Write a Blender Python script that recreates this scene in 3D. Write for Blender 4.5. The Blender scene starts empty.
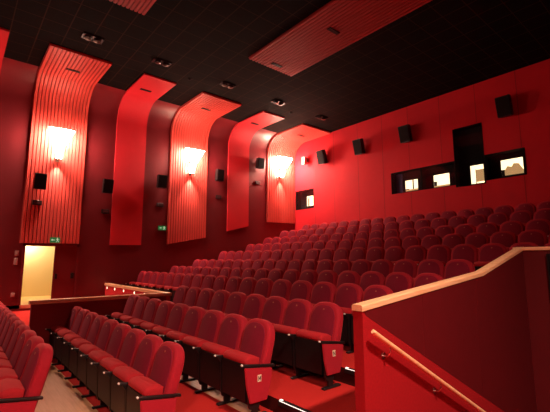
import bpy, bmesh, math, random
from mathutils import Vector, Matrix
random.seed(7)
S = bpy.context.scene
COL = S.collection
PI = math.pi

# ------------------------------------------------------------------ camera, world, exposure
cam_d = bpy.data.cameras.new('camera')
cam_d.sensor_width = 36.0
cam_d.lens = 380.0 / 550.0 * 36.0
cam_d.clip_end = 200
cam = bpy.data.objects.new('camera', cam_d)
COL.objects.link(cam)
yaw, pitch = math.radians(50), math.radians(8)
fw = Vector((-math.sin(yaw) * math.cos(pitch), math.cos(yaw) * math.cos(pitch), math.sin(pitch)))
rt = Vector((math.cos(yaw), math.sin(yaw), 0))
up = rt.cross(fw)
cam.matrix_world = Matrix(((rt.x, up.x, -fw.x, 0), (rt.y, up.y, -fw.y, 0), (rt.z, up.z, -fw.z, 0), (0, 0, 0, 1)))
S.camera = cam

W = bpy.data.worlds.new('world')
S.world = W
W.use_nodes = True
W.node_tree.nodes['Background'].inputs[0].default_value = (0.02, 0.004, 0.003, 1)
W.node_tree.nodes['Background'].inputs[1].default_value = 0.0

S.view_settings.view_transform = 'Standard'
S.view_settings.look = 'None'
S.view_settings.gamma = 1.0
S.view_settings.exposure = 0.0
S.cycles.max_bounces = 8
S.cycles.diffuse_bounces = 5
S.cycles.sample_clamp_indirect = 6.0

LAMP_RGB = (1.0, 0.66, 0.48)
SCONCE_W = 75.0        # watts of each wall sconce on the left wall
SCONCE_DOWN_W = 520.0   # watts of the downward beam of each sconce
HOUSE_W = 2500.0         # watts of each lamp on the right wall (outside the frame)

def point_light(name, loc, watts, rgb=LAMP_RGB, radius=0.06):
    d = bpy.data.lights.new(name, 'POINT')
    d.energy = watts
    d.color = rgb
    d.shadow_soft_size = radius
    o = bpy.data.objects.new(name, d)
    COL.objects.link(o)
    o.location = loc
    return o

# lamps on the right-hand wall of the hall, opposite those in view
def down_light(name, loc, watts, half_angle, rgb=LAMP_RGB, radius=0.16):
    d = bpy.data.lights.new(name, 'SPOT')
    d.energy = watts
    d.color = rgb
    d.spot_size = math.radians(2 * half_angle)
    d.spot_blend = 0.8
    d.shadow_soft_size = radius
    o = bpy.data.objects.new(name, d)
    COL.objects.link(o)
    o.location = loc
    return o
for yy, zz in ((-2.45, 4.1), (2.35, 4.2)):
    down_light('right_wall_lamp', (0.95, yy, zz), HOUSE_W, 66)
# unseen lamp added before the visible left wall, downward only, to brighten the nearest rows
down_light('unseen_left_lamp', (-13.3, -2.45, 4.0), HOUSE_W * 0.62, 75)

# ------------------------------------------------------------------ materials
def mat(name, rgb, rough=0.6, metal=0.0, spec=0.5, noise=0.0, nscale=20.0, sheen=0.0, bump=0.0, bscale=200.0, emit=None, estr=0.0, sheen_rgb=None):
    m = bpy.data.materials.new(name)
    m.use_nodes = True
    nt = m.node_tree
    b = nt.nodes['Principled BSDF']
    b.inputs['Base Color'].default_value = (*rgb, 1)
    b.inputs['Roughness'].default_value = rough
    b.inputs['Metallic'].default_value = metal
    b.inputs['Specular IOR Level'].default_value = spec
    if sheen:
        b.inputs['Sheen Weight'].default_value = sheen
        b.inputs['Sheen Roughness'].default_value = 0.4
        b.inputs['Sheen Tint'].default_value = (*(sheen_rgb or rgb), 1)
    if noise or bump:
        tc = nt.nodes.new('ShaderNodeTexCoord')
    if noise:
        n = nt.nodes.new('ShaderNodeTexNoise')
        n.inputs['Scale'].default_value = nscale
        n.inputs['Detail'].default_value = 4
        r = nt.nodes.new('ShaderNodeMapRange')
        r.inputs['To Min'].default_value = 1 - noise
        r.inputs['To Max'].default_value = 1 + noise
        mx = nt.nodes.new('ShaderNodeVectorMath')
        mx.operation = 'SCALE'
        mx.inputs[0].default_value = rgb
        nt.links.new(tc.outputs['Object'], n.inputs['Vector'])
        nt.links.new(n.outputs['Fac'], r.inputs['Value'])
        nt.links.new(r.outputs['Result'], mx.inputs['Scale'])
        nt.links.new(mx.outputs['Vector'], b.inputs['Base Color'])
    if bump:
        n2 = nt.nodes.new('ShaderNodeTexNoise')
        n2.inputs['Scale'].default_value = bscale
        bp = nt.nodes.new('ShaderNodeBump')
        bp.inputs['Strength'].default_value = bump
        bp.inputs['Distance'].default_value = 0.01
        nt.links.new(tc.outputs['Object'], n2.inputs['Vector'])
        nt.links.new(n2.outputs['Fac'], bp.inputs['Height'])
        nt.links.new(bp.outputs['Normal'], b.inputs['Normal'])
    if emit:
        b.inputs['Emission Color'].default_value = (*emit, 1)
        b.inputs['Emission Strength'].default_value = estr
    return m

def wood_mat(name, a, c, axis='Y'):
    m = mat(name, a, 0.4)
    nt = m.node_tree
    b = nt.nodes['Principled BSDF']
    tc = nt.nodes.new('ShaderNodeTexCoord')
    mp = nt.nodes.new('ShaderNodeMapping')
    mp.inputs['Scale'].default_value = {'X': (1.2, 25, 25), 'Y': (25, 1.2, 25)}[axis]
    n = nt.nodes.new('ShaderNodeTexNoise')
    n.inputs['Scale'].default_value = 2.0
    n.inputs['Detail'].default_value = 6
    cr = nt.nodes.new('ShaderNodeValToRGB')
    cr.color_ramp.elements[0].position = 0.35
    cr.color_ramp.elements[0].color = (*c, 1)
    cr.color_ramp.elements[1].position = 0.65
    cr.color_ramp.elements[1].color = (*a, 1)
    nt.links.new(tc.outputs['Object'], mp.inputs['Vector'])
    nt.links.new(mp.outputs['Vector'], n.inputs['Vector'])
    nt.links.new(n.outputs['Fac'], cr.inputs['Fac'])
    nt.links.new(cr.outputs['Color'], b.inputs['Base Color'])
    return m

def tile_mat(name, tile, line, px, py, ox, oy):
    """ceiling tiles with a thin pale grid, in world metres"""
    m = mat(name, tile, 0.9, spec=0.08)
    nt = m.node_tree
    b = nt.nodes['Principled BSDF']
    tc = nt.nodes.new('ShaderNodeTexCoord')
    sp = nt.nodes.new('ShaderNodeSeparateXYZ')
    nt.links.new(tc.outputs['Object'], sp.inputs[0])
    def line_fac(out, pitch, off, w):
        a = nt.nodes.new('ShaderNodeMath'); a.operation = 'SUBTRACT'; a.inputs[1].default_value = off
        d = nt.nodes.new('ShaderNodeMath'); d.operation = 'PINGPONG'; d.inputs[1].default_value = pitch / 2
        l = nt.nodes.new('ShaderNodeMath'); l.operation = 'LESS_THAN'; l.inputs[1].default_value = w
        nt.links.new(out, a.inputs[0]); nt.links.new(a.outputs[0], d.inputs[0]); nt.links.new(d.outputs[0], l.inputs[0])
        return l.outputs[0]
    fx = line_fac(sp.outputs['X'], px, ox, 0.010)
    fy = line_fac(sp.outputs['Y'], py, oy, 0.013)
    mxx = nt.nodes.new('ShaderNodeMath'); mxx.operation = 'MAXIMUM'
    nt.links.new(fx, mxx.inputs[0]); nt.links.new(fy, mxx.inputs[1])
    n = nt.nodes.new('ShaderNodeTexNoise'); n.inputs['Scale'].default_value = 1.3
    nt.links.new(tc.outputs['Object'], n.inputs['Vector'])
    r = nt.nodes.new('ShaderNodeMapRange'); r.inputs['To Min'].default_value = 0.7; r.inputs['To Max'].default_value = 1.3
    nt.links.new(n.outputs['Fac'], r.inputs['Value'])
    vs = nt.nodes.new('ShaderNodeVectorMath'); vs.operation = 'SCALE'; vs.inputs[0].default_value = tile
    nt.links.new(r.outputs['Result'], vs.inputs['Scale'])
    mix = nt.nodes.new('ShaderNodeMix'); mix.data_type = 'RGBA'
    nt.links.new(mxx.outputs[0], mix.inputs['Factor'])
    nt.links.new(vs.outputs['Vector'], mix.inputs['A'])
    mix.inputs['B'].default_value = (*line, 1)
    nt.links.new(mix.outputs['Result'], b.inputs['Base Color'])
    return m

def glass_mat(name):
    m = bpy.data.materials.new(name)
    m.use_nodes = True
    nt = m.node_tree
    nt.nodes.clear()
    out = nt.nodes.new('ShaderNodeOutputMaterial')
    tr = nt.nodes.new('ShaderNodeBsdfTransparent')
    gl = nt.nodes.new('ShaderNodeBsdfGlossy')
    gl.inputs['Roughness'].default_value = 0.05
    gl.inputs['Color'].default_value = (0.7, 0.8, 1.0, 1)
    lw = nt.nodes.new('ShaderNodeLayerWeight')
    lw.inputs['Blend'].default_value = 0.5
    pw = nt.nodes.new('ShaderNodeMath'); pw.operation = 'POWER'; pw.inputs[1].default_value = 4.0
    fr = nt.nodes.new('ShaderNodeMath'); fr.operation = 'MULTIPLY_ADD'; fr.inputs[1].default_value = 0.8; fr.inputs[2].default_value = 0.03
    nt.links.new(lw.outputs['Facing'], pw.inputs[0]); nt.links.new(pw.outputs[0], fr.inputs[0])
    mx = nt.nodes.new('ShaderNodeMixShader')
    nt.links.new(fr.outputs[0], mx.inputs[0]); nt.links.new(tr.outputs[0], mx.inputs[1]); nt.links.new(gl.outputs[0], mx.inputs[2])
    nt.links.new(mx.outputs[0], out.inputs[0])
    return m

RED = (0.42, 0.006, 0.012)
M = {
    'seat': mat('seat_velour', (0.36, 0.012, 0.027), 0.8, spec=0.2, noise=0.12, nscale=30, sheen=0.5, sheen_rgb=(1.0, 0.12, 0.12)),
    'pad': mat('seat_pad_cloth', (0.20, 0.007, 0.026), 0.85, spec=0.2, noise=0.15, nscale=45, sheen=0.15, sheen_rgb=(0.8, 0.10, 0.15)),
    'cushion': mat('seat_cushion_cloth', (0.39, 0.014, 0.022), 0.8, spec=0.2, noise=0.12, nscale=30, sheen=0.3, sheen_rgb=(1.0, 0.12, 0.10)),
    'black': mat('black_plastic', (0.010, 0.007, 0.008), 0.45, spec=0.4),
    'black_soft': mat('black_cloth', (0.008, 0.006, 0.007), 0.9, spec=0.2),
    'tip': mat('pale_metal_cap', (0.85, 0.80, 0.74), 0.3, spec=0.8),
    'chrome': mat('bright_metal', (0.85, 0.83, 0.80), 0.25, metal=1.0),
    'plate': mat('pale_plate', (0.80, 0.66, 0.50), 0.5),
    'ink': mat('dark_ink', (0.03, 0.01, 0.01), 0.6),
    'brass': mat('dull_brass', (0.40, 0.12, 0.07), 0.5, metal=0.3),
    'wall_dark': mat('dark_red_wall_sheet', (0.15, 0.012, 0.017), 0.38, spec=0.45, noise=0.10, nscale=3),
    'rib': mat('ribbed_panel_salmon', (0.60, 0.066, 0.052), 0.5, spec=0.35, noise=0.06, nscale=4),
    'strip': mat('red_ceiling_batten', (0.34, 0.022, 0.022), 0.6),
    'rib_back': mat('dark_backing_between_ribs', (0.20, 0.012, 0.012), 0.7),
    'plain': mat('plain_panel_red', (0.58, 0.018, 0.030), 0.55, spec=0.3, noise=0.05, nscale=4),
    'back': mat('red_back_wall_fabric', (0.56, 0.015, 0.028), 0.75, spec=0.2, noise=0.06, nscale=5),
    'side': mat('plain_dark_wall', (0.16, 0.006, 0.010), 0.7, spec=0.3, noise=0.05, nscale=3),
    'carpet': mat('red_carpet', (0.50, 0.024, 0.022), 0.95, spec=0.1, noise=0.22, nscale=55, bump=0.4),
    'riser': mat('dark_riser', (0.05, 0.004, 0.004), 0.8, spec=0.2),
    'laminate': wood_mat('pale_wood_floor', (0.86, 0.47, 0.26), (0.76, 0.39, 0.20), 'X'),
    'capY': wood_mat('oak_cap_long', (0.85, 0.52, 0.30), (0.74, 0.40, 0.20), 'Y'),
    'capX': wood_mat('oak_cap_cross', (0.85, 0.52, 0.30), (0.74, 0.40, 0.20), 'X'),
    'mahogany': mat('dark_red_laminate', (0.10, 0.004, 0.007), 0.5, spec=0.35, noise=0.12, nscale=6),
    'carpet_wall': mat('carpeted_wall', (0.30, 0.008, 0.013), 0.95, spec=0.1, noise=0.18, nscale=40, bump=0.3),
    'ceil': tile_mat('dark_ceiling_tiles', (0.0022, 0.0014, 0.0013), (0.026, 0.013, 0.007), 0.58, 0.58, -11.5, 1.77),
    'shade': mat('frosted_lamp_glass', (0.9, 0.75, 0.55), 0.4, emit=LAMP_RGB, estr=120.0),
    'shade_bright': mat('bright_frosted_lamp_glass', (0.9, 0.75, 0.55), 0.4, emit=LAMP_RGB, estr=185.0),
    'lamp_inside': mat('white_lamp_reflector', (0.9, 0.85, 0.75), 0.5, emit=LAMP_RGB, estr=6.0),
    'lampmetal': mat('dark_bronze', (0.10, 0.045, 0.03), 0.4, metal=0.8),
    'cream': mat('cream_plaster', (0.85, 0.74, 0.50), 0.8),
    'corridor_floor': mat('pale_corridor_floor', (0.85, 0.60, 0.34), 0.6),
    'green': mat('green_sign_light', (0.01, 0.12, 0.03), 0.5, emit=(0.05, 0.60, 0.16), estr=0.16),
    'sign_white': mat('white_sign_light', (0.7, 0.8, 0.7), 0.5, emit=(0.5, 0.9, 0.6), estr=0.35),
    'port': mat('lit_projection_port', (0.9, 0.8, 0.6), 0.5, emit=(1.0, 0.80, 0.48), estr=1.9),
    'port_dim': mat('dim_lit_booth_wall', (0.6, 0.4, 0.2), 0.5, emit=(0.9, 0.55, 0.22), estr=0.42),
    'blue_black': mat('blue_black_glass', (0.008, 0.010, 0.022), 0.12, spec=0.6),
    'steplight': mat('white_step_light', (0.9, 0.9, 0.85), 0.4, emit=(1.0, 0.93, 0.85), estr=1.3),
    'pin': mat('small_round_light', (0.9, 0.8, 0.7), 0.4, emit=(1.0, 0.72, 0.5), estr=2.0),
    'white': mat('white_plastic', (0.5, 0.42, 0.36), 0.5),
    'pinkgrey': mat('grey_switch_plastic', (0.45, 0.30, 0.28), 0.5),
    'lens': mat('spot_lens', (0.06, 0.05, 0.04), 0.3, metal=0.9),
    'glass': glass_mat('window_glass'),
}

# ------------------------------------------------------------------ mesh helpers
def new_mesh(name, bm, mats, smooth=False, angle=None):
    me = bpy.data.meshes.new(name)
    bmesh.ops.recalc_face_normals(bm, faces=bm.faces)
    if smooth:
        for f in bm.faces:
            f.smooth = True
        if angle is not None:
            for e in bm.edges:
                if len(e.link_faces) == 2 and e.calc_face_angle(0) > angle:
                    e.smooth = False
    bm.to_mesh(me)
    bm.free()
    for m in (mats if isinstance(mats, (list, tuple)) else [mats]):
        me.materials.append(m)
    return me

def link(name, me, parent=None, loc=None, rot=None):
    o = bpy.data.objects.new(name, me)
    COL.objects.link(o)
    if parent is not None:
        o.parent = parent
    if loc is not None:
        o.location = loc
    if rot is not None:
        o.rotation_euler = rot
    return o

def obj(name, bm, mats, parent=None, loc=None, rot=None, smooth=False, angle=0.6):
    return link(name, new_mesh(name, bm, mats, smooth, angle), parent, loc, rot)

def structure(o):
    o['kind'] = 'structure'
    return o

def tag(o, label, cat, group=None):
    o['label'] = label
    o['category'] = cat
    if group:
        o['group'] = group
    return o

def thing(name, label, cat, loc=(0, 0, 0), rot=(0, 0, 0), group=None):
    o = bpy.data.objects.new(name, None)
    o.empty_display_size = 0.1
    COL.objects.link(o)
    o.location = loc
    o.rotation_euler = rot
    return tag(o, label, cat, group)

def box(bm, x0, x1, y0, y1, z0, z1, mi=0):
    vs = [bm.verts.new(p) for p in ((x0, y0, z0), (x1, y0, z0), (x1, y1, z0), (x0, y1, z0), (x0, y0, z1), (x1, y0, z1), (x1, y1, z1), (x0, y1, z1))]
    fs = []
    for q in ((0, 3, 2, 1), (4, 5, 6, 7), (0, 1, 5, 4), (1, 2, 6, 5), (2, 3, 7, 6), (3, 0, 4, 7)):
        f = bm.faces.new([vs[i] for i in q])
        f.material_index = mi
        fs.append(f)
    return vs, fs

def rbox(x0, x1, y0, y1, z0, z1, r=0.01, seg=2):
    bm = bmesh.new()
    box(bm, x0, x1, y0, y1, z0, z1)
    bmesh.ops.bevel(bm, geom=bm.edges[:], offset=r, segments=seg, affect='EDGES', profile=0.5)
    return bm

def prism(bm, pts, axis, a, b, mi=0):
    """extrude a 2-D outline; axis 'X': pts are (y,z); axis 'Y': pts are (x,z)"""
    def P(p, t):
        return (t, p[0], p[1]) if axis == 'X' else ((p[0], t, p[1]) if axis == 'Y' else (p[0], p[1], t))
    A = [bm.verts.new(P(p, a)) for p in pts]
    B = [bm.verts.new(P(p, b)) for p in pts]
    n = len(pts)
    fs = [bm.faces.new(A), bm.faces.new(B[::-1])]
    for i in range(n):
        fs.append(bm.faces.new((A[i], A[(i + 1) % n], B[(i + 1) % n], B[i])))
    for f in fs:
        f.material_index = mi
    return fs

def tube(bm, pts, r, n=12):
    pts = [Vector(p) for p in pts]
    rings = []
    for i, p in enumerate(pts):
        d = (pts[min(i + 1, len(pts) - 1)] - pts[max(i - 1, 0)]).normalized()
        a = d.cross(Vector((0, 0, 1)))
        if a.length < 1e-3:
            a = Vector((1, 0, 0))
        a.normalize()
        c = d.cross(a)
        rings.append([bm.verts.new(p + r * (math.cos(2 * PI * k / n) * a + math.sin(2 * PI * k / n) * c)) for k in range(n)])
    for i in range(len(rings) - 1):
        for k in range(n):
            bm.faces.new((rings[i][k], rings[i][(k + 1) % n], rings[i + 1][(k + 1) % n], rings[i + 1][k]))
    bm.faces.new(rings[0][::-1])
    bm.faces.new(rings[-1])

def lathe(bm, prof, n=24, centre=(0, 0, 0), closed=False):
    """prof: (r, z) list, revolved about Z"""
    cx, cy, cz = centre
    rings = [[bm.verts.new((cx + r * math.cos(2 * PI * k / n), cy + r * math.sin(2 * PI * k / n), cz + z)) for k in range(n)] for r, z in prof]
    m = len(rings)
    for i in range(m if closed else m - 1):
        j = (i + 1) % m
        for k in range(n):
            bm.faces.new((rings[i][k], rings[i][(k + 1) % n], rings[j][(k + 1) % n], rings[j][k]))
    return rings

# ------------------------------------------------------------------ dimensions of the hall (metres; the camera is the origin)
XL, YB, ZC = -14.06, 13.1, 5.93        # left wall, back wall, ceiling
XR, YF = 1.35, -9.0                    # right wall and screen end, outside the frame
COVE = 0.85
DOOR_Y0, DOOR_Y1, DOOR_Z0, DOOR_Z1 = 1.67, 3.17, -1.38, 0.44

# rows: name -> (platform front edge Y, floor Z)
YFRONT = {k: 0.98 + 1.04 * i - 1.04 for i, k in enumerate('LMABCDEFGHIJ')}
FLOOR = dict(L=-1.985, M=-1.98, A=-1.78, B=-1.62, C=-1.42, D=-1.25, E=-1.02, F=-0.70, G=-0.40, H=-0.09, I=0.26, J=0.58)
ORDER = 'LMABCDEFGHIJ'
VX = -2.209                           # stairwell side wall face
VY0, VY1 = 2.89, 7.20                 # stairwell
LX, LY = -9.08, 4.12                  # corner of the low barrier on the left

# ------------------------------------------------------------------ floor (stepped)
bm = bmesh.new()
BASE = -4.4
box(bm, XL, XR, YF, YFRONT['L'], BASE, -2.40, 0)
for i, k in enumerate(ORDER):
    y0 = YFRONT[k]
    y1 = YFRONT[ORDER[i + 1]] if i + 1 < len(ORDER) else YB
    z = FLOOR[k]
    x1 = VX - 0.12 if k in 'LMABCDE' else XR
    x0 = XL
    if k in 'MAB':
        x0 = LX - 0.05
    # carpet on the tread, dark riser in front
    vs, fs = box(bm, x0, x1, y0, y1, BASE, z, 0)
    fs[2].material_index = 1
    # pale wood under and before the seats
    if k == 'M':
        box(bm, x0 + 0.05, -4.0, y0 + 0.02, y0 + 0.66, z, z + 0.004, 2)
    if k in 'A':
        box(bm, x0 + 0.05, -3.72, y0 + 0.74, y0 + 0.92, z, z + 0.004, 2)
# half-steps of the aisle where the tiers are taller
for k in 'EF':
    y0 = YFRONT[k]
    if k == 'E':
        box(bm, -2.98, VX - 0.12, y0 - 0.28, y0, BASE, FLOOR[k] - 0.14, 0)
# passage in front of the left exit door
box(bm, XL, LX - 0.05, YFRONT['M'], YFRONT['C'], BASE, -1.55, 0)
# landing by the camera and the stairs going down beneath the rear rows
box(bm, VX - 0.12, XR, YFRONT['L'], VY0, BASE, -1.62, 0)
n = 15
for i in range(n):
    ya = VY0 + i * 0.29
    yb = min(ya + 0.29, VY1)
    if ya >= VY1:
        break
    box(bm, VX, 1.6, ya, yb, BASE, -1.62 - 0.16 * (i + 1), 0)
box(bm, 1.6, XR, VY0, YFRONT['F'], BASE, -1.0, 0)
structure(obj('floor', bm, [M['carpet'], M['riser'], M['laminate']]))

# ------------------------------------------------------------------ ceiling
bm = bmesh.new()
box(bm, XL + COVE, XR, YF, YB + 0.1, ZC, ZC + 0.15)
structure(obj('ceiling', bm, M['ceil']))

# ------------------------------------------------------------------ left wall with its cove and the door opening
def wall_profile(off, zlo, xe, zc=ZC, seg=14):
    """(x,z) points from the foot of the wall up, round the cove, along the ceiling to xe; off = how far it stands off"""
    x0 = XL + off
    z1 = zc - off
    r = COVE
    pts = [(x0, zlo), (x0, z1 - r)]
    for i in range(1, seg + 1):
        a = PI / 2 * i / seg
        pts.append((x0 + r - r * math.cos(a), z1 - r + r * math.sin(a)))
    if xe > x0 + r:
        pts.append((xe, z1))
    return pts

def wall_strip(bm, y0, y1, zlo, mi=0):
    p = wall_profile(0.0, zlo, -99)
    th = 0.25
    outer = [(XL - th, ZC + th), (XL - th, zlo)]
    A = [bm.verts.new((x, y0, z)) for x, z in p]
    B = [bm.verts.new((x, y1, z)) for x, z in p]
    for i in range(len(p) - 1):
        f = bm.faces.new((A[i], B[i], B[i + 1], A[i + 1]))
        f.smooth = i >= 1
    box(bm, XL - th, XL - 0.001, y0, y1, zlo, ZC - COVE)

bm = bmesh.new()
wall_strip(bm, YF, DOOR_Y0, BASE)
wall_strip(bm, DOOR_Y1, YB, BASE)
wall_strip(bm, DOOR_Y0, DOOR_Y1, DOOR_Z1)
box(bm, XL - 0.25, XL - 0.001, DOOR_Y0, DOOR_Y1, BASE, DOOR_Z0)
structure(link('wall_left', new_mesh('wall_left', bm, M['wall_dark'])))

# right wall and screen end, outside the frame, close the hall
bm = bmesh.new()
box(bm, XR, XR + 0.2, YF, YB, BASE, ZC + 0.1)
structure(obj('wall_right', bm, M['side']))
bm = bmesh.new()
box(bm, XL, XR, YF - 0.2, YF, BASE, ZC + 0.1)
structure(obj('wall_front', bm, M['side']))

# ------------------------------------------------------------------ wall panels curving on to the ceiling
def panel(name, y0, y1, zb0, zb1, ribs, material, xe=-11.5, off=0.05):
    bm = bmesh.new()
    # cross-section along Y: list of (y, height off the base surface)
    if ribs:
        sec = []
        w = (y1 - y0) / ribs
        for i in range(ribs):
            a = y0 + i * w
            sec += [(a, 0.0), (a + 0.16 * w, 0.0), (a + 0.24 * w, 0.022), (a + 0.92 * w, 0.022)]
        sec += [(y1, 0.0)]
    else:
        k = 8
        sec = [(y0 + (y1 - y0) * i / k, 0.0) for i in range(k + 1)]
    grid = []
    for y, h in sec:
        zb = zb0 + (zb1 - zb0) * (y - y0) / (y1 - y0)
        p = wall_profile(off + h, zb, xe, zc=ZC)
        grid.append([bm.verts.new((x, y, z)) for x, z in p])
    for i in range(len(grid) - 1):
        for j in range(len(grid[0]) - 1):
            f = bm.faces.new((grid[i][j], grid[i + 1][j], grid[i + 1][j + 1], grid[i][j + 1]))
            if ribs and i % 4 == 0:
                f.material_index = 1
    # returns on both sides, to the wall / ceiling behind
    back = wall_profile(0.0, 0, xe, zc=ZC)
    for gi in (0, len(grid) - 1):
        y = sec[gi][0]
        front = grid[gi]
        bk = []
        for j, (x, z) in enumerate(back):
            zz = front[0].co.z if j == 0 else z
            bk.append(bm.verts.new((x, y, zz)))
        for j in range(len(front) - 1):
            bm.faces.new((front[j], front[j + 1], bk[j + 1], bk[j]))
    # bottom and ceiling ends
    for j in (0, len(grid[0]) - 1):
        prev = None
        for g in grid:
            v = g[j]
            if j == 0:
                w_ = bm.verts.new((XL, v.co.y, v.co.z))
            else:
                w_ = bm.verts.new((xe, v.co.y, ZC))
            if prev:
                bm.faces.new((prev[0], v, w_, prev[1]))
            prev = (v, w_)
    o = obj(name, bm, [material, M['rib_back']], smooth=True, angle=0.35)
    return o

PANELS = [
    ('wall_panel', -0.75, 0.60, 0.5, 0.5, 0, 'plain', 'plain red curved wall panel cut off by the left edge of the photo'),
    ('ribbed_wall_panel', 1.52, 3.18, 0.50, 0.52, 16, 'rib', 'ribbed salmon red curved wall panel above the lit exit door'),
    ('wall_panel', 4.18, 5.28, 0.50, 0.53, 0, 'plain', 'plain red curved wall panel between the exit door and the next ribbed panel'),
    ('ribbed_wall_panel', 6.29, 7.98, 0.58, 0.90, 16, 'rib', 'ribbed red curved wall panel carrying the middle lit sconce'),
    ('wall_panel', 9.04, 10.18, 1.22, 1.50, 0, 'plain', 'plain red curved wall panel between the middle and the farthest sconces'),
    ('ribbed_wall_panel', 11.26, 13.08, 1.76, 1.80, 16, 'rib', 'ribbed red curved wall panel in the corner at the back wall'),
]
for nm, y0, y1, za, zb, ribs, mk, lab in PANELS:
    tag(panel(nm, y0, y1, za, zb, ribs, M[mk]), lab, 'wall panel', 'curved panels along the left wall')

# ceiling strips (same ribbed boards) farther out over the seats
def ceiling_strip(y0, y1, x0, x1, lab):
    bm = bmesh.new()
    ribs = 16
    w = (y1 - y0) / ribs
    zt, zb = ZC, ZC - 0.03
    box(bm, x0, x1, y0, y1, zb, zt, 1)
    for i in range(ribs):
        a = y0 + i * w
        box(bm, x0, x1, a + 0.22 * w, a + 0.80 * w, zb - 0.025, zb + 0.001)
    return tag(obj('ribbed_ceiling_panel', bm, [M['strip'], M['rib_back']]), lab, 'ceiling panel', 'ribbed ceiling panels')
ceiling_strip(1.52, 3.05, -8.56, XR - 0.3, 'ribbed red ceiling panel at the top left edge of the photo')
ceiling_strip(6.17, 7.90, -8.57, XR - 0.3, 'long ribbed red ceiling panel over the middle of the rear seats')

# vents in those panels
def vent(x, y, z, lab):
    t = thing('ceiling_vent', lab, 'vent', (x, y, z), (0, 0, 0), 'slot vents in the red ceiling panels')
    bm = bmesh.new()
    box(bm, -0.06, 0.06, -0.19, 0.19, -0.012, 0.0)
    obj('vent_frame', bm, M['black_soft'], t)
    bm = bmesh.new()
    for k in range(3):
        box(bm, -0.045 + 0.032 * k, -0.028 + 0.032 * k, -0.17, 0.17, -0.018, -0.012)
    obj('vent_slats', bm, M['black'], t)
ZP = ZC - 0.05
vent(-12.63, 2.35, ZP - 0.022, 'small dark slot vent on the panel above the first sconce')
vent(-12.60, 4.65, ZP, 'small dark slot vent on the plain panel right of the first sconce')
vent(-12.69, 7.10, ZP - 0.022, 'small dark slot vent on the ribbed panel over the middle sconce')
vent(-12.80, 9.58, ZP, 'small dark slot vent on the plain panel right of the middle sconce')
vent(-12.60, 12.20, ZP - 0.022, 'small dark slot vent on the ribbed panel over the farthest sconce')
vent(-8.30, 7.03, ZC - 0.055, 'small dark slot vent near the left end of the long ceiling panel')
vent(-6.02, 7.03, ZC - 0.055, 'small dark slot vent in the middle of the long ceiling panel')
vent(-8.20, 2.30, ZC - 0.055, 'small dark slot vent in the ceiling panel at the top left')

# ------------------------------------------------------------------ back wall with its openings
HOLES = [(-13.95, -12.69, 2.47, 3.42), (-8.40, -5.87, 2.55, 3.40), (-5.87, -4.89, 2.46, 4.53), (-4.89, -3.72, 2.55, 3.40)]
xs = sorted({XL, XR} | {h[0] for h in HOLES} | {h[1] for h in HOLES})
zs = sorted({BASE, ZC} | {h[2] for h in HOLES} | {h[3] for h in HOLES})
bm = bmesh.new()
for i in range(len(xs) - 1):
    for j in range(len(zs) - 1):
        cx, cz = (xs[i] + xs[i + 1]) / 2, (zs[j] + zs[j + 1]) / 2
        if any(h[0] < cx < h[1] and h[2] < cz < h[3] for h in HOLES):
            continue
        v = [bm.verts.new((x, YB, z)) for x, z in ((xs[i], zs[j]), (xs[i + 1], zs[j]), (xs[i + 1], zs[j + 1]), (xs[i], zs[j + 1]))]
        bm.faces.new(v)
bmesh.ops.remove_doubles(bm, verts=bm.verts[:], dist=1e-4)
wb = structure(obj('wall_back', bm, M['back']))
# joints between the fabric boards of the back wall
bm = bmesh.new()
for x in (-12.6, -11.37, -10.0, -8.75, -7.57, -6.3, -5.05, -3.8, -2.55, -1.3):
    segs = [(0.4, 5.95)]
    for h in HOLES:
        if h[0] < x < h[1]:
            segs = [(0.4, h[2] - 0.03), (h[3] + 0.03, 5.95)]
    for a, b_ in segs:
        box(bm, x - 0.007, x + 0.007, YB - 0.003, YB, a, b_)
obj('wall_joint', bm, mat('dark_joint', (0.22, 0.004, 0.006), 0.8), wb)

def booth_window(idx, h, lits, cols):
    """a black-lined opening with lit ports at its rear; lits: (x0,x1,z0,z1)"""
    x0, x1, z0, z1 = h
    d = 0.32
    root = bpy.data.objects.new('window_%d' % idx, None)
    COL.objects.link(root)
    root.location = ((x0 + x1) / 2, YB, z0)
    structure(root)
    L = Matrix.Translation((-(x0 + x1) / 2, -YB, -z0))
    bm = bmesh.new()
    for a in ((x0, x0 + 0.012, z0, z1), (x1 - 0.012, x1, z0, z1), (x0, x1, z0, z0 + 0.012), (x0, x1, z1 - 0.012, z1)):
        box(bm, a[0], a[1], YB - 0.012, YB + d, a[2], a[3])
    # rear board with ports left open
    xx = sorted({x0, x1} | {l[0] for l in lits} | {l[1] for l in lits})
    zz = sorted({z0, z1} | {l[2] for l in lits} | {l[3] for l in lits})
    for i in range(len(xx) - 1):
        for j in range(len(zz) - 1):
            cx, cz = (xx[i] + xx[i + 1]) / 2, (zz[j] + zz[j + 1]) / 2
            if any(l[0] < cx < l[1] and l[2] < cz < l[3] for l in lits):
                continue
            box(bm, xx[i], xx[i + 1], YB + d, YB + d + 0.02, zz[j], zz[j + 1])
    bm.transform(L)
    obj('window_frame', bm, M['black_soft'], root)
    for x in cols:
        bm = bmesh.new()
        box(bm, x - 0.02, x + 0.02, YB - 0.005, YB + d, z0 + 0.012, z1 - 0.012)
        bm.transform(L)
        obj('mullion', bm, M['black_soft'], root)
    for l in lits:
        bm = bmesh.new()
        box(bm, l[0] - 0.13, l[1] + 0.04, YB + d + 0.09, YB + d + 0.10, l[2] - 0.05, l[3] + 0.06)
        bm.transform(L)
        obj('lit_pane', bm, M['port'], root)
    bm = bmesh.new()
    box(bm, x0 + 0.012, x1 - 0.012, YB + 0.03, YB + 0.036, z0 + 0.012, z1 - 0.012)
    bm.transform(L)
    obj('glass', bm, M['glass'], root)
    return root, L

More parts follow.
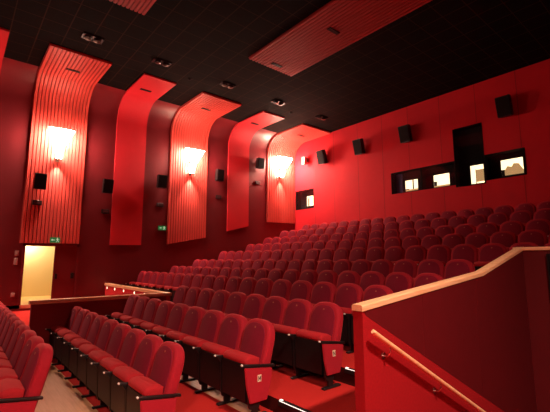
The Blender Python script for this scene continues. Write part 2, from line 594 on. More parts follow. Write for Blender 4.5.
def fill(root, L, name, boxes, material):
    bm = bmesh.new()
    for b_ in boxes:
        box(bm, *b_)
    bm.transform(L)
    obj(name, bm, material, root)

RS = 1.0245   # the rear board stands 0.32 m deeper, so ports there are spread about the lens axis of the booth
def sh(x0, x1, z0, z1):
    return (x0 * RS, x1 * RS, z0 * RS, z1 * RS)
p1 = sh(-7.80, -7.28, 2.58, 3.00)
p2 = sh(-6.66, -6.08, 2.57, 3.02)
p3 = sh(-5.36, -4.94, 2.50, 3.12)
p4 = sh(-4.42, -3.80, 2.58, 3.12)
p0 = sh(-13.18, -12.72, 2.55, 3.08)
yq = YB + 0.345
r1, L1 = booth_window(1, HOLES[0], [p0], [])
fill(r1, L1, 'booth_cabinet', [(p0[0] + 0.09, p0[0] + 0.14, yq, yq + 0.02, p0[2], p0[3] - 0.1), (p0[0], p0[1], yq, yq + 0.02, p0[2], p0[2] + 0.04)], M['black'])
r2, L2 = booth_window(2, HOLES[1], [p1, p2], [-7.14])
fill(r2, L2, 'booth_equipment', [(p1[0] + 0.30, p1[0] + 0.34, yq, yq + 0.03, p1[2], p1[3]), (p1[0], p1[0] + 0.14, yq, yq + 0.03, p1[2], p1[2] + 0.10),
                                 (p2[0], p2[0] + 0.10, yq, yq + 0.03, p2[2], p2[2] + 0.22)], M['black'])
fill(r2, L2, 'booth_sill', [(p1[0], p1[1], yq - 0.004, yq, p1[2], p1[2] + 0.07), (p2[0], p2[1], yq - 0.004, yq, p2[2], p2[2] + 0.06)], M['port_dim'])
fill(r2, L2, 'blue_reflection', [(-8.37, -7.90 * RS, YB + 0.30, YB + 0.318, 2.6, 3.37)], mat('painted_blue_reflection', (0.05, 0.08, 0.26), 0.6))  # bluish window reflection painted as a coloured board behind the glass
r3, L3 = booth_window(3, HOLES[2], [p3], [])
fill(r3, L3, 'booth_wall', [(p3[0] + 0.17, p3[1], yq, yq + 0.03, p3[2] + 0.06, p3[3] - 0.16)], M['port_dim'])
fill(r3, L3, 'booth_equipment', [(p3[0] + 0.155, p3[0] + 0.17, yq, yq + 0.03, p3[2], p3[3] - 0.14)], M['black'])
r4, L4 = booth_window(4, HOLES[3], [p4], [])
bm = bmesh.new()
prism(bm, [(p4[0] + 0.08, p4[2] + 0.2), (p4[0] + 0.18, p4[2] + 0.34), (p4[0] + 0.30, p4[2] + 0.30), (p4[0] + 0.36, p4[2] + 0.40), (p4[0] + 0.50, p4[2] + 0.38), (p4[0] + 0.62, p4[2] + 0.16), (p4[0] + 0.62, p4[2]), (p4[0] + 0.08, p4[2])], 'Y', yq, yq + 0.04)
bm.transform(L4)
obj('booth_projector', bm, M['port_dim'], r4)
fill(r4, L4, 'booth_equipment', [(p4[0], p4[0] + 0.09, yq - 0.004, yq + 0.03, p4[2], p4[2] + 0.24), (p4[0] + 0.09, p4[1], yq - 0.004, yq + 0.03, p4[2], p4[2] + 0.04)], M['black'])

# ------------------------------------------------------------------ exit door on the left wall and the lit corridor behind it
door = bpy.data.objects.new('door_1', None)
COL.objects.link(door)
door.location = (XL, (DOOR_Y0 + DOOR_Y1) / 2, DOOR_Z0)
structure(door)
LD = Matrix.Translation((-XL, -(DOOR_Y0 + DOOR_Y1) / 2, -DOOR_Z0))
def dpart(name, bm, material, parent=door):
    bm.transform(LD)
    return obj(name, bm, material, parent)
bm = bmesh.new()
box(bm, XL - 0.25, XL + 0.03, DOOR_Y0 - 0.05, DOOR_Y0 + 0.02, DOOR_Z0, DOOR_Z1 + 0.05)
box(bm, XL - 0.25, XL + 0.03, DOOR_Y1 - 0.02, DOOR_Y1 + 0.05, DOOR_Z0, DOOR_Z1 + 0.05)
box(bm, XL - 0.25, XL + 0.03, DOOR_Y0 - 0.05, DOOR_Y1 + 0.05, DOOR_Z1 - 0.02, DOOR_Z1 + 0.05)
dpart('door_frame', bm, M['wall_dark'])
ym = 2.50
bm = bmesh.new()
box(bm, XL - 0.06, XL - 0.01, ym, DOOR_Y1 - 0.02, DOOR_Z0 + 0.01, DOOR_Z1 - 0.02)
leaf = dpart('closed_leaf', bm, mat('dark_red_door', (0.16, 0.006, 0.010), 0.5))
bm = bmesh.new()
box(bm, XL - 0.01, XL + 0.05, ym + 0.05, ym + 0.11, -0.62, -0.46)
dpart('door_handle', bm, M['black'], door)
bm = bmesh.new()
box(bm, XL - 0.01, XL + 0.04, DOOR_Y1 - 0.16, DOOR_Y1 - 0.07, -0.62, -0.44)
dpart('panic_latch', bm, M['black'], door)
bm = bmesh.new()
box(bm, XL - 0.98, XL - 0.26, DOOR_Y0 - 0.06, DOOR_Y0 - 0.02, DOOR_Z0 + 0.01, DOOR_Z1 - 0.02)
dpart('open_leaf', bm, mat('orange_door_face', (0.7, 0.35, 0.15), 0.5))
bm = bmesh.new()
box(bm, XL - 0.32, XL - 0.26, DOOR_Y0 + 0.0, DOOR_Y0 + 0.05, -0.58, -0.44)
dpart('lever_handle', bm, M['black'])
# corridor
cx0, cx1, cy0, cy1, cz0, cz1 = XL - 3.0, XL - 0.25, 0.9, 4.2, DOOR_Z0, 0.95
bm = bmesh.new()
box(bm, cx0 - 0.1, cx0, cy0, cy1, cz0, cz1)
box(bm, cx0, cx1, cy0 - 0.1, cy0, cz0, cz1)
box(bm, cx0, cx1, cy1, cy1 + 0.1, cz0, cz1)
box(bm, cx0, cx1, cy0, cy1, cz1, cz1 + 0.1)
structure(obj('wall_corridor', bm, M['cream']))
bm = bmesh.new()
box(bm, cx0, XL, cy0, cy1, cz0 - 0.1, cz0 + 0.004)
structure(obj('floor_corridor', bm, M['corridor_floor']))
point_light('corridor_lamp', (XL - 2.62, 2.05, 0.66), 62, (1.0, 0.78, 0.46), 0.10)

# ------------------------------------------------------------------ exit signs
def exit_sign(x, y, z, w, h, lab):
    t = thing('exit_sign', lab, 'exit sign', (x, y, z), (0, 0, 0), 'green emergency exit signs')
    bm = bmesh.new()
    box(bm, -0.05, 0.0, -w / 2, w / 2, 0, h)
    obj('sign_box', bm, M['green'], t)
    bm = bmesh.new()
    e0, e1 = 0.0, 0.006
    u = h / 10
    def q(pts):
        prism(bm, pts, 'X', e0, e1)
    # running figure in the right half, facing the arrow
    c = w * 0.22
    q([(c - 0.9 * u, 7.4 * u), (c + 0.9 * u, 7.4 * u), (c + 0.9 * u, 9.2 * u), (c - 0.9 * u, 9.2 * u)])
    q([(c - 0.4 * u, 3.9 * u), (c + 1.4 * u, 3.9 * u), (c + 1.0 * u, 7.0 * u), (c - 1.2 * u, 7.0 * u)])
    q([(c - 2.6 * u, 5.0 * u), (c - 2.0 * u, 5.0 * u), (c - 0.6 * u, 7.0 * u), (c - 1.4 * u, 7.0 * u)])
    q([(c + 0.8 * u, 6.8 * u), (c + 1.2 * u, 6.0 * u), (c + 2.9 * u, 5.6 * u), (c + 2.9 * u, 6.3 * u)])
    q([(c - 0.4 * u, 4.0 * u), (c + 0.5 * u, 4.0 * u), (c - 1.2 * u, 1.0 * u), (c - 2.4 * u, 1.0 * u)])
    q([(c + 0.4 * u, 4.0 * u), (c + 1.4 * u, 4.0 * u), (c + 3.0 * u, 1.6 * u), (c + 2.2 * u, 1.0 * u)])
    obj('running_figure', bm, M['sign_white'], t)
    # arrow in the left half
    bm = bmesh.new()
    c = -w * 0.22
    q([(c - 1.0 * u, 4.4 * u), (c + 3.0 * u, 4.4 * u), (c + 3.0 * u, 5.8 * u), (c - 1.0 * u, 5.8 * u)])
    q([(c - 3.2 * u, 5.1 * u), (c - 0.8 * u, 2.8 * u), (c - 0.8 * u, 7.4 * u)])
    obj('arrow', bm, M['sign_white'], t)
exit_sign(XL + 0.14, 2.46, 0.53, 0.28, 0.17, 'green running-figure exit sign above the lit exit door')
exit_sign(XL + 0.06, 6.08, 1.12, 0.30, 0.16, 'green exit sign low on the dark wall beside the middle ribbed panel')

# ------------------------------------------------------------------ low barrier (left) and stairwell wall (right)
low = bpy.data.objects.new('wall_barrier', None)
COL.objects.link(low)
low.location = (LX, LY, -1.7)
structure(low)
LB = Matrix.Translation((-LX, -LY, 1.7))
def bpart(name, bm, m):
    bm.transform(LB)
    return obj(name, bm, m, low)
bm = bmesh.new()
box(bm, LX - 0.10, LX, 1.28, LY, -2.3, -0.875)
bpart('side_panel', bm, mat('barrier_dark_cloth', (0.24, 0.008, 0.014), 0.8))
bm = bmesh.new()
box(bm, XL + 0.01, LX, LY, LY + 0.10, -1.7, -0.875)
bpart('cross_panel', bm, mat('barrier_red_cloth', (0.55, 0.015, 0.020), 0.8))
bm = rbox(LX - 0.13, LX + 0.03, 1.24, LY + 0.13, -0.895, -0.815, 0.014)
bpart('side_cap', bm, M['capY'])
bm = rbox(XL + 0.01, LX - 0.13, LY - 0.03, LY + 0.13, -0.895, -0.815, 0.014)
bpart('cross_cap', bm, M['capX'])
for i, x in enumerate((-13.75, -12.95, -12.1, -11.2, -10.45)):
    t = thing('guide_light', 'small round guide light on the red barrier face, %s from the left wall' % ('first', 'second', 'third', 'fourth', 'fifth')[i], 'light', (x, LY, -0.955), (PI / 2, 0, 0), 'round guide lights on the low barrier')
    bm = bmesh.new(); lathe(bm, [(0.0, 0.0), (0.055, 0.0), (0.055, 0.02), (0.04, 0.025)], 14); obj('bezel', bm, M['chrome'], t)
    bm = bmesh.new(); lathe(bm, [(0.042, 0.024), (0.03, 0.034), (0.001, 0.038)], 14); obj('lens', bm, M['pin'], t)

# stairwell side wall with carpeted foot, dark boards, oak cap
sw = bpy.data.objects.new('wall_stairwell', None)
COL.objects.link(sw)
sw.location = (VX, VY0, -1.62)
structure(sw)
LS = Matrix.Translation((-VX, -VY0, 1.62))
def spart(name, bm, m, **k):
    bm.transform(LS)
    return obj(name, bm, m, sw, **k)
TOP = [(VY0, -0.465), (5.557, -0.220), (VY1 + 0.02, 0.150)]
bm = bmesh.new()
prism(bm, [(VY0, BASE), (VY1, BASE), (VY1, 0.11), (5.557, -0.226), (VY0, -0.47)], 'X', VX - 0.108, VX - 0.012)
spart('core', bm, M['carpet_wall'])
# carpet: everything under the line parallel to the stairs
def bline(y):
    return -0.505 - 0.515 * (y - 2.926)
bm = bmesh.new()
prism(bm, [(VY0, BASE), (VY1, BASE), (VY1, bline(VY1)), (VY0 + 0.05, bline(VY0 + 0.05)), (VY0, -0.47)], 'X', VX - 0.012, VX)
spart('carpet_dado', bm, M['carpet_wall'])
def ztop(y):
    return TOP[0][1] + (y - VY0) * (TOP[1][1] - TOP[0][1]) / (TOP[1][0] - VY0) if y < 5.557 else TOP[1][1] + (y - 5.557) * (TOP[2][1] - TOP[1][1]) / (TOP[2][0] - 5.557)
edges = [VY0 + 0.05, 3.95, 5.30, VY1]
for i in range(3):
    a, b_ = edges[i] + (0.004 if i else 0), edges[i + 1]
    bm = bmesh.new()
    pts = [(a, bline(a) + 0.004), (b_, bline(b_) + 0.004), (b_, ztop(b_) - 0.002)]
    if a < 5.557 < b_:
        pts.append((5.557, ztop(5.557) - 0.002))
    pts.append((a, ztop(a) - 0.002))
    prism(bm, pts, 'X', VX - 0.012, VX - 0.004)
    spart('board', bm, M['mahogany'])
# oak cap following the top
bm = bmesh.new()
capw0, capw1, th = VX - 0.114, VX + 0.006, 0.055
rows_ = []
pth = [(VY0 - 0.01, TOP[0][1] - 0.003), TOP[1], TOP[2]]
sec = [(capw0, 0.0), (capw1, 0.0), (capw1, th * 0.75), (capw1 - 0.012, th), (capw0 + 0.012, th), (capw0, th * 0.75)]
for y, z in pth:
    rows_.append([bm.verts.new((x, y, z + h)) for x, h in sec])
for i in range(len(rows_) - 1):
    for k in range(6):
        bm.faces.new((rows_[i][k], rows_[i][(k + 1) % 6], rows_[i + 1][(k + 1) % 6], rows_[i + 1][k]))
bm.faces.new(rows_[0]); bm.faces.new(rows_[-1][::-1])
spart('oak_cap', bm, M['capY'])
# rear wall of the stairwell
bw = bpy.data.objects.new('wall_stairwell_rear', None)
COL.objects.link(bw)
bw.location = (0, VY1, -1.62)
structure(bw)
LR = Matrix.Translation((0, -VY1, 1.62))
bm = bmesh.new(); box(bm, VX - 0.12, XR, VY1, VY1 + 0.07, BASE, 0.145); bm.transform(LR); obj('rear_board', bm, M['mahogany'], bw)
bm = rbox(VX - 0.145, XR, VY1 - 0.03, VY1 + 0.12, 0.145, 0.20, 0.010); bm.transform(LR); obj('oak_cap', bm, M['capX'], bw)
# tall dark band at its right end, built as a thin slab
t = thing('dark_band', 'tall black flat band on the stairwell wall at the right edge', 'panel', (-1.34, VY1 - 0.002, -1.70))
bm = rbox(-0.52, 0.52, -0.05, 0.0, 0.0, 1.79, 0.012); obj('band_face', bm, M['black_soft'], t)
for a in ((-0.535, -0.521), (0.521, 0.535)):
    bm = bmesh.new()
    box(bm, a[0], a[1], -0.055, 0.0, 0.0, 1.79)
    obj('band_edge', bm, M['black'], t)

# handrail
t = thing('handrail', 'wooden handrail on metal brackets sloping down the red carpeted stairwell wall', 'handrail', (VX, 3.05, -0.71))
def rl(y):
    return -0.71 - 0.553 * (y - 3.05)
bm = bmesh.new()
ys = [2.92, 2.935, 2.96] + [3.2 + 0.35 * i for i in range(11)]
tube(bm, [(0.08, y - 3.05, rl(y) + 0.71) for y in ys], 0.024, 14)
for v in bm.verts:
    if v.co.y < -0.12:
        c = Vector((0.08, -0.13, rl(2.92) + 0.71)); v.co = c + (v.co - c) * 0.6
obj('rail', bm, M['capY'], t, smooth=True)
for y in (3.18, 4.08, 4.98, 5.88):
    bm = bmesh.new()
    z = rl(y) - 0.024
    tube(bm, [(0.08, y - 3.05, z + 0.71), (0.08, y - 3.05, z - 0.05 + 0.71), (0.05, y - 3.05, z - 0.085 + 0.71), (0.004, y - 3.05, z - 0.09 + 0.71)], 0.008, 8)
    br = obj('bracket', bm, M['chrome'], t, smooth=True)
    bm = bmesh.new()
    tube(bm, [(0.0, y - 3.05, z - 0.09 + 0.71), (0.008, y - 3.05, z - 0.09 + 0.71)], 0.033, 16)
    obj('rosette', bm, M['chrome'], br)

# ------------------------------------------------------------------ seats
def outline(hw, s0, s1, n=2.5, k=14, knee=0.40, base=0.88):
    """half outline of a backrest (x,s) mirrored: straight sides then a rounded top"""
    sk = s0 + (s1 - s0) * knee / 0.67
    right = [(hw * base, s0), (hw, s0 + (sk - s0) * 0.55)]
    for i in range(k + 1):
        a = PI / 2 * i / k
        right.append((hw * max(math.cos(a), 0) ** (2 / n), sk + (s1 - sk) * max(math.sin(a), 0) ** (2 / n)))
    left = [(-x, s) for x, s in right[:-1]][::-1]
    return right + left

LEAN = math.radians(15)
def lean_map(bm, y0=-0.145, z0=0.385):
    """bmesh modelled with x, depth (y, + is rearwards), s(z) -> lean it back"""
    c, s_ = math.cos(LEAN), math.sin(LEAN)
    for v in bm.verts:
        x, d, s = v.co
        v.co = (x, y0 + s * s_ + d * c, z0 + s * c - d * s_)

def slab(out, d0, d1, bev, seg=3):
    bm = bmesh.new()
    fs = prism(bm, out, 'Y', d0, d1)
    bmesh.ops.recalc_face_normals(bm, faces=bm.faces)
    ed = [e for e in bm.edges if (abs(e.verts[0].co.y - e.verts[1].co.y) < 1e-6)]
    bmesh.ops.bevel(bm, geom=ed, offset=bev, segments=seg, affect='EDGES', profile=0.5)
    return bm

def build_seat_meshes():
    d = {}
    bm = slab(outline(0.274, 0.0, 0.672, 2.7), 0.0, 0.135, 0.045, 4)
    lean_map(bm)
    d['backrest'] = new_mesh('backrest', bm, M['seat'], True, 1.0)
    bm = slab(outline(0.218, 0.08, 0.620), -0.010, 0.02, 0.010, 2)
    lean_map(bm)
    d['back_pad'] = new_mesh('back_pad', bm, M['pad'], True, 1.0)
    bm = slab(outline(0.225, 0.02, 0.60), 0.125, 0.142, 0.006, 1)
    lean_map(bm)
    d['back_shell'] = new_mesh('back_shell', bm, M['black'], True, 0.8)
    bm = bmesh.new()
    box(bm, -0.011, 0.011, -0.014, -0.010, 0.550, 0.572)
    lean_map(bm)
    d['seat_number'] = new_mesh('seat_number', bm, M['brass'])
    # tip-up cushion, folded up: its rolled front edge is on top, its dark underside faces forward
    prof = [(-0.13, 0.46), (-0.11, 0.615), (-0.17, 0.642), (-0.235, 0.658), (-0.295, 0.650), (-0.338, 0.620), (-0.340, 0.580), (-0.31, 0.550), (-0.26, 0.46)]
    bm = bmesh.new()
    prism(bm, prof, 'X', -0.243, 0.243)
    bmesh.ops.recalc_face_normals(bm, faces=bm.faces)
    ed = [e for e in bm.edges if abs(e.verts[0].co.x - e.verts[1].co.x) < 1e-6]
    bmesh.ops.bevel(bm, geom=ed, offset=0.035, segments=3, affect='EDGES', profile=0.5)
    d['seat_cushion'] = new_mesh('seat_cushion', bm, M['cushion'], True, 1.2)
    bm = bmesh.new()
    prism(bm, [(-0.345, 0.565), (-0.31, 0.565), (-0.25, 0.16), (-0.33, 0.16)], 'X', -0.243, 0.243)
    d['seat_pan'] = new_mesh('seat_pan', bm, M['black'])
    def drop(bm):
        # the armrest falls a little towards the rear
        for v in bm.verts:
            if v.co.z > 0.5:
                v.co.z -= (v.co.y + 0.43) * 0.14
        return bm
    def arm(x, yr):
        bm = drop(rbox(x - 0.022, x + 0.022, -0.42, yr, 0.572, 0.602, 0.008))
        a = new_mesh('armrest', bm, M['black'], True, 0.6)
        bm = rbox(x - 0.017, x + 0.017, -0.434, -0.412, 0.580, 0.602, 0.006, 1)
        t_ = new_mesh('armrest_tip', bm, M['tip'])
        bm = bmesh.new()
        prism(bm, [(-0.385, 0.572), (-0.17, 0.572), (-0.17, 0.16), (-0.19, 0.10), (-0.31, 0.10), (-0.335, 0.16), (-0.345, 0.52)], 'X', x - 0.016, x + 0.016)
        box(bm, x - 0.014, x + 0.014, -0.28, -0.20, 0.02, 0.11)
        st = new_mesh('standard', drop(bm), M['black'])
        bm = rbox(x - 0.032, x + 0.032, -0.38, -0.06, 0.001, 0.026, 0.008, 1)
        ft = new_mesh('foot', bm, M['black'])
        return a, t_, st, ft
    d['right'] = arm(0.2775, -0.115)
    d['left'] = arm(-0.2775, -0.115)
    d['aisle'] = arm(0.300, 0.05)
    bm = bmesh.new()
    prism(bm, [(-0.41, 0.568), (-0.01, 0.568), (-0.03, 0.36), (-0.09, 0.17), (-0.33, 0.17), (-0.385, 0.36)], 'X', 0.318, 0.345)
    bmesh.ops.recalc_face_normals(bm, faces=bm.faces)
    bmesh.ops.bevel(bm, geom=bm.edges[:], offset=0.008, segments=2, affect='EDGES')
    d['end_panel'] = new_mesh('end_panel', drop(bm), M['seat'], True, 0.7)
    bm = rbox(0.345, 0.350, -0.235, -0.180, 0.39, 0.465, 0.002, 1)
    d['row_plate'] = new_mesh('row_plate', bm, M['plate'])
    def letter(strokes):
        bm = bmesh.new()
        for (y0, z0), (y1, z1) in strokes:
            w = 0.0042
            prism(bm, [(y0 - w, z0), (y0 + w, z0), (y1 + w, z1), (y1 - w, z1)], 'X', 0.350, 0.3515)
        return new_mesh('row_letter', bm, M['ink'])
    a, b_, lo, hi = -0.223, -0.192, 0.402, 0.453
    d['N'] = letter([((a, lo), (a, hi)), ((b_, lo), (a, hi)), ((b_, lo), (b_, hi))])
    m_ = (a + b_) / 2
    d['M'] = letter([((a, lo), (a, hi)), ((m_, lo + 0.012), (a, hi)), ((m_, lo + 0.012), (b_, hi)), ((b_, lo), (b_, hi))])
    return d

SM = build_seat_meshes()
NUM = 'first second third fourth fifth sixth seventh eighth ninth tenth eleventh twelfth thirteenth fourteenth fifteenth sixteenth seventeenth eighteenth nineteenth twentieth twenty-first'.split()

def seat(x, y, z, label, group, aisle=False, left=False, letter=None):
    t = thing('cinema_seat', label, 'seat', (x, y, z), (0, 0, 0), group)
    b_ = link('backrest', SM['backrest'], t)
    p = link('back_pad', SM['back_pad'], b_)
    link('seat_number', SM['seat_number'], b_)
    link('back_shell', SM['back_shell'], b_)
    link('seat_cushion', SM['seat_cushion'], t)
    link('seat_pan', SM['seat_pan'], t)
    for side in ['aisle' if aisle else 'right'] + (['left'] if left else []):
        a, tip, st, ft = SM[side]
        ao = link('armrest', a, t)
        link('armrest_tip', tip, ao)
        so = link('standard', st, t)
        link('foot', ft, so)
    if aisle:
        e = link('end_panel', SM['end_panel'], t)
        if letter:
            pl = link('row_plate', SM['row_plate'], e)
            link('row_letter', SM[letter], e)
    return t

PITCH = 0.555
# row: (x of the first seat counted from the right, number of seats, where it is, count from, aisle end?, plate letter)
PITCHES = dict(M=0.553, C=0.572, D=0.57)
ROWS = {
    'L': (-5.20, 14, 'in the lower-left row, three before row N', 'aisle', True, None),
    'M': (-4.32, 9, 'in the row two before row N', 'aisle', True, None),
    'A': (-3.975, 9, 'in the row just before row N', 'aisle', True, 'M'),
    'B': (-3.76, 9, 'in the row whose end plate reads N', 'aisle', True, 'N'),
    'C': (-3.62, 18, 'in the first row behind row N', 'wall', True, None),
    'D': (-3.33, 18, 'in the second row behind row N', 'wall', True, None),
    'E': (-3.28, 19, 'in the third row behind row N', 'wall', True, None),
    'F': (-1.95, 21, 'in the fourth row behind row N', 'wall', False, None),
    'G': (-2.10, 20, 'in the fifth row behind row N', 'wall', False, None),
    'H': (-2.25, 20, 'in the sixth row behind row N', 'wall', False, None),
    'I': (-2.35, 20, 'in the seventh row behind row N', 'wall', False, None),
    'J': (-2.55, 19, 'in the last row, nearest the back wall', 'wall', False, None),
}
for k in ORDER:
    x0, n, where, frm, aisle, letter = ROWS[k]
    y = YFRONT[k] + (0.88 if k == 'L' else 1.0)
    for i in range(n):
        x = x0 - PITCHES.get(k, PITCH) * i
        if frm == 'aisle':
            lab = 'red cinema seat, %s from the aisle %s' % (NUM[i], where)
            if i == 0:
                lab = 'red cinema seat at the aisle end of the %s' % where.replace('in the ', '')
                if letter == 'N':
                    lab = 'red aisle-end cinema seat with a pale plate reading N on its side'
        else:
            lab = 'red cinema seat, %s from the left wall %s' % (NUM[n - 1 - i], where)
        seat(x, y, FLOOR[k] + (0.004 if k == 'A' else 0.0), lab, 'red cinema seats ' + where, aisle and i == 0, i == n - 1, letter if i == 0 else None)

# ------------------------------------------------------------------ aisle step lights
for k, xa, lab in (('B', -3.55, 'lit white strip on the step nosing beside the nearest aisle seat'), ('C', -3.43, 'lit white strip on the step nosing beside the N aisle seat'), ('A', -3.60, 'lit white strip on the lower step nosing before the aisle seats')):
    if k == 'A':
        continue
    y, z = YFRONT[k], FLOOR[k]
    t = thing('step_light', lab, 'step light', (xa, y, z), (0, 0, 0), 'lit aisle step edges')
    ln = (VX - 0.13) - xa
    bm = bmesh.new(); box(bm, 0, ln, -0.035, 0.025, -0.05, 0.008); obj('nosing', bm, M['black'], t)
    bm = bmesh.new(); box(bm, 0.02, ln, -0.037, -0.032, 0.003, 0.0095); obj('light_strip', bm, M['steplight'], t)
    bm = bmesh.new(); box(bm, 0.0, 0.045, -0.015, 0.012, 0.008, 0.011); obj('end_lamp', bm, M['steplight'], t)

# ------------------------------------------------------------------ wall sconces
TILT = 0.24
def sconce(y, zb, lab, k=1.0):
    """a torch leaning out from the wall: narrow tube below, flared bowl above, both open-ended"""
    xw = XL + 0.05 + 0.022
    t = thing('wall_sconce', lab, 'wall lamp', (xw, y, zb), (0, 0, 0), 'torch-shaped wall sconces')
    T = Matrix.Translation((0.145, 0, 0)) @ Matrix.Rotation(TILT, 4, 'Y')
    def part(name, bm, m, parent=t):
        if m is M['shade']:
            bmesh.ops.recalc_face_normals(bm, faces=bm.faces)
            for f in bm.faces:
                c = f.calc_center_median()
                if f.normal.x * c.x + f.normal.y * c.y < 0:
                    f.material_index = 1
            m = [M['shade_bright' if k > 1 else 'shade'], M['lamp_inside']]
        bm.transform(T)
        return obj(name, bm, m, parent, smooth=True)
    bm = bmesh.new()
    lathe(bm, [(0.160, 0.52), (0.205, 0.62), (0.268, 0.78), (0.375, 1.03), (0.366, 1.03), (0.258, 0.78), (0.195, 0.62), (0.152, 0.52)], 28, closed=True)
    part('glass_bowl', bm, M['shade'])
    bm = bmesh.new()
    lathe(bm, [(0.080, 0.08), (0.095, 0.20), (0.118, 0.475), (0.110, 0.475), (0.087, 0.20), (0.073, 0.08)], 24, closed=True)
    part('glass_tube', bm, M['shade'])
    bm = bmesh.new()
    lathe(bm, [(0.112, 0.478), (0.190, 0.478), (0.190, 0.520), (0.140, 0.520)], 28, closed=True)
    part('ring', bm, M['lampmetal'])
    bm = bmesh.new()
    lathe(bm, [(0.074, 0.03), (0.120, 0.03), (0.120, 0.07), (0.074, 0.07)], 24, closed=True)
    part('lower_ring', bm, M['lampmetal'])
    for zz, xe in ((0.50, -0.12), (0.05, -0.10)):
        bm = bmesh.new()
        p = T @ Vector((xe, 0, zz))
        tube(bm, [(0.0, 0, p.z), (p.x, 0, p.z)], 0.014, 10)
        obj('arm', bm, M['lampmetal'], t, smooth=True)
    bm = rbox(0.0, 0.018, -0.06, 0.06, -0.02, 0.56, 0.006, 1)
    obj('back_plate', bm, M['lampmetal'], t)
    p = T @ Vector((0, 0, 0.70))
    point_light('sconce_bulb', (xw + p.x, y, zb + p.z), SCONCE_W * k, LAMP_RGB, 0.05)
    p = T @ Vector((0, 0, 0.02))
    o = down_light('sconce_lower_bulb', (xw + p.x, y, zb + p.z), SCONCE_DOWN_W, 34, LAMP_RGB, 0.03)
    o.data.spot_blend = 1.0
    o.rotation_euler = (0, 0.05, 0)
    return t
sconce(2.35, 3.20, 'lit torch-shaped sconce on the ribbed panel above the exit door', 0.12)
sconce(7.16, 3.42, 'lit torch-shaped sconce on the middle ribbed panel', 0.6)
sconce(12.05, 3.95, 'lit torch-shaped sconce on the ribbed panel by the back wall', 1.8)

# ------------------------------------------------------------------ loudspeakers
def speaker(loc, rz, w, h, dp, lab, group, tilt=0.22):
    """front faces local -Y; loc is the point on the wall behind it"""
    t = thing('wall_speaker', lab, 'speaker', loc, (0, 0, rz), group)
    bm = bmesh.new()
    tw = 0.82
    vs = [(-w / 2, -dp - 0.10), (w / 2, -dp - 0.10), (w / 2 * tw, -0.10), (-w / 2 * tw, -0.10)]
    prism(bm, vs, 'Z', -h / 2, h / 2)
    bmesh.ops.bevel(bm, geom=bm.edges[:], offset=0.012, segments=2, affect='EDGES')
    R = Matrix.Translation((0, -0.1, 0)) @ Matrix.Rotation(tilt, 4, 'X') @ Matrix.Translation((0, 0.1, 0))
    bm.transform(R)
    obj('cabinet', bm, M['black'], t)
    bm = rbox(-w / 2 + 0.02, w / 2 - 0.02, -dp - 0.112, -dp - 0.098, -h / 2 + 0.025, h / 2 - 0.025, 0.004, 1)
    bm.transform(R)
    obj('grille', bm, M['black_soft'], t)
    bm = bmesh.new()
    box(bm, -0.06, 0.06, -0.015, 0.0, -0.10, 0.10)
    tube(bm, [(0, -0.01, 0), (0, -0.14, 0)], 0.022, 10)
    obj('bracket', bm, M['lampmetal'], t)
    return t

def small_box(x, y, z, lab):
    t = thing('wall_control_box', lab, 'wall box', (x, y, z), (0, 0, 0), 'small dark boxes below the wall speakers')
    bm = rbox(0.0, 0.05, -0.13, 0.13, -0.075, 0.075, 0.008, 1)
    obj('housing', bm, M['black'], t)
    bm = bmesh.new(); box(bm, 0.05, 0.054, -0.09, 0.09, -0.04, 0.04); obj('face_plate', bm, mat('dark_red_plate', (0.05, 0.01, 0.012), 0.5), t)

GL = 'loudspeakers along the left wall'
for y, z, xw, w, lab in ((1.88, 2.45, XL + 0.075, 0.34, 'black loudspeaker on the ribbed panel above the exit door'),
                         (3.93, 2.56, XL, 0.34, 'black loudspeaker on the dark wall right of the exit door'),
                         (5.90, 2.99, XL, 0.36, 'black loudspeaker on the dark wall beside the middle ribbed panel'),
                         (8.48, 3.61, XL, 0.34, 'black loudspeaker on the dark wall right of the middle sconce'),
                         (10.68, 4.50, XL, 0.36, 'black loudspeaker on the dark wall left of the farthest sconce')):
    speaker((xw, y, z), PI / 2, w, 0.50, 0.24, lab, GL, 0.12)
for y, z, xw, lab in ((1.88, 1.78, XL + 0.073, 'small dark box under the loudspeaker above the exit door'),
                      (3.96, 1.67, XL, 'small dark box under the loudspeaker right of the exit door'),
                      (5.96, 2.09, XL, 'small dark box above the exit sign, beside the middle ribbed panel'),
                      (8.58, 2.68, XL, 'small dark box under the loudspeaker right of the middle sconce'),
                      (10.70, 3.59, XL, 'small dark box under the loudspeaker left of the farthest sconce')):
    small_box(xw, y, z, lab)
GB = 'loudspeakers along the back wall'
for x, w, lab in ((-11.95, 0.42, 'black loudspeaker on the back wall nearest the corner'),
                  (-9.80, 0.42, 'black loudspeaker on the back wall, second from the corner'),
                  (-7.60, 0.42, 'black loudspeaker on the back wall just left of the projection windows'),
                  (-4.15, 0.42, 'black loudspeaker high on the back wall right of the tall window')):
    speaker((x + 0.06, YB, 4.80), 0.0, w, 0.64, 0.28, lab, GB, 0.24)
# pale unit near the corner of the back wall
t = thing('wall_unit', 'small white wall unit on a bracket near the back corner', 'wall unit', (-13.08, YB, 4.84))
bm = rbox(-0.10, 0.10, -0.32, -0.14, -0.20, 0.18, 0.02)
obj('housing', bm, M['white'], t)
bm = bmesh.new(); box(bm, -0.07, 0.07, -0.325, -0.319, -0.17, -0.02); obj('front_window', bm, M['pinkgrey'], t)
bm = bmesh.new(); box(bm, -0.05, 0.05, -0.14, 0.0, -0.05, 0.16); obj('bracket', bm, M['lampmetal'], t)

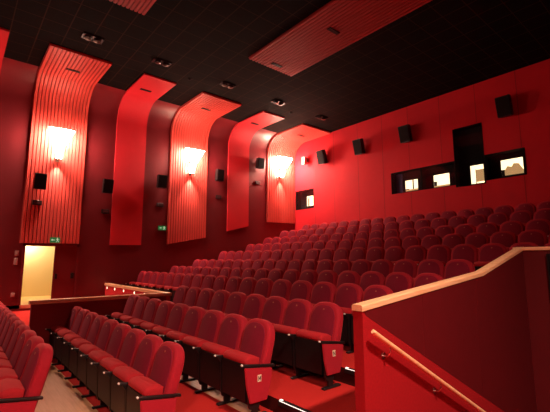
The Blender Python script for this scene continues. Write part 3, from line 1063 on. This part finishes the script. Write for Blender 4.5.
# switches by the exit door
for y, z, h, lab in ((1.48, 0.19, 0.15, 'upper pale switch on the dark wall left of the exit door'),
                     (1.47, -0.06, 0.20, 'lower pale switch on the dark wall left of the exit door'),
                     (1.47, -1.06, 0.12, 'pale socket low on the wall left of the exit door')):
    t = thing('wall_switch', lab, 'switch', (XL, y, z), (0, 0, 0), 'switches beside the exit door')
    bm = rbox(0.0, 0.02, -0.05, 0.05, -h / 2, h / 2, 0.005, 1); obj('face_plate', bm, M['pinkgrey'], t)
    bm = bmesh.new(); box(bm, 0.02, 0.028, -0.02, 0.02, -0.03, 0.03); obj('rocker', bm, M['white'], t)

# ceiling spotlights, all switched off
for i, y in enumerate((2.36, 4.32, 6.67, 8.96, 11.36)):
    t = thing('ceiling_spotlight', 'unlit twin spotlight in the dark ceiling, %s from the left of the photo' % NUM[i], 'spotlight', (-10.48, y, ZC), (0, 0, 0), 'twin ceiling spotlights')
    bm = bmesh.new()
    for a in ((-0.14, 0.14, -0.26, -0.23), (-0.14, 0.14, 0.23, 0.26), (-0.14, -0.115, -0.26, 0.26), (0.115, 0.14, -0.26, 0.26)):
        box(bm, a[0], a[1], a[2], a[3], -0.03, 0.0)
    box(bm, -0.115, 0.115, -0.23, 0.23, -0.004, 0.0)
    obj('housing', bm, M['black'], t)
    for s in (-0.12, 0.12):
        bm = bmesh.new()
        lathe(bm, [(0.001, -0.01), (0.05, -0.01), (0.085, -0.075), (0.095, -0.075), (0.095, 0.0)], 18, (0, s, 0))
        lp = obj('lamp', bm, M['black'], t, smooth=True)
        bm = bmesh.new()
        lathe(bm, [(0.082, -0.070), (0.05, -0.085), (0.001, -0.092)], 18, (0, s, 0))
        obj('lens', bm, M['lens'], lp, smooth=True)
for x, y, lab in ((-10.93, 5.48, 'small dark ceiling sprinkler between the second and third twin spotlights'), (-10.93, 10.02, 'small dark ceiling sprinkler between the fourth and fifth twin spotlights')):
    t = thing('ceiling_sprinkler', lab, 'sprinkler', (x, y, ZC), (0, 0, 0), 'ceiling sprinklers')
    bm = bmesh.new(); lathe(bm, [(0.07, 0.0), (0.07, -0.015), (0.03, -0.02), (0.03, 0.0)], 16); obj('rose', bm, M['black_soft'], t)
    bm = bmesh.new(); lathe(bm, [(0.001, -0.06), (0.035, -0.06), (0.035, -0.055), (0.012, -0.05), (0.012, -0.015)], 12); obj('head', bm, M['black_soft'], t)
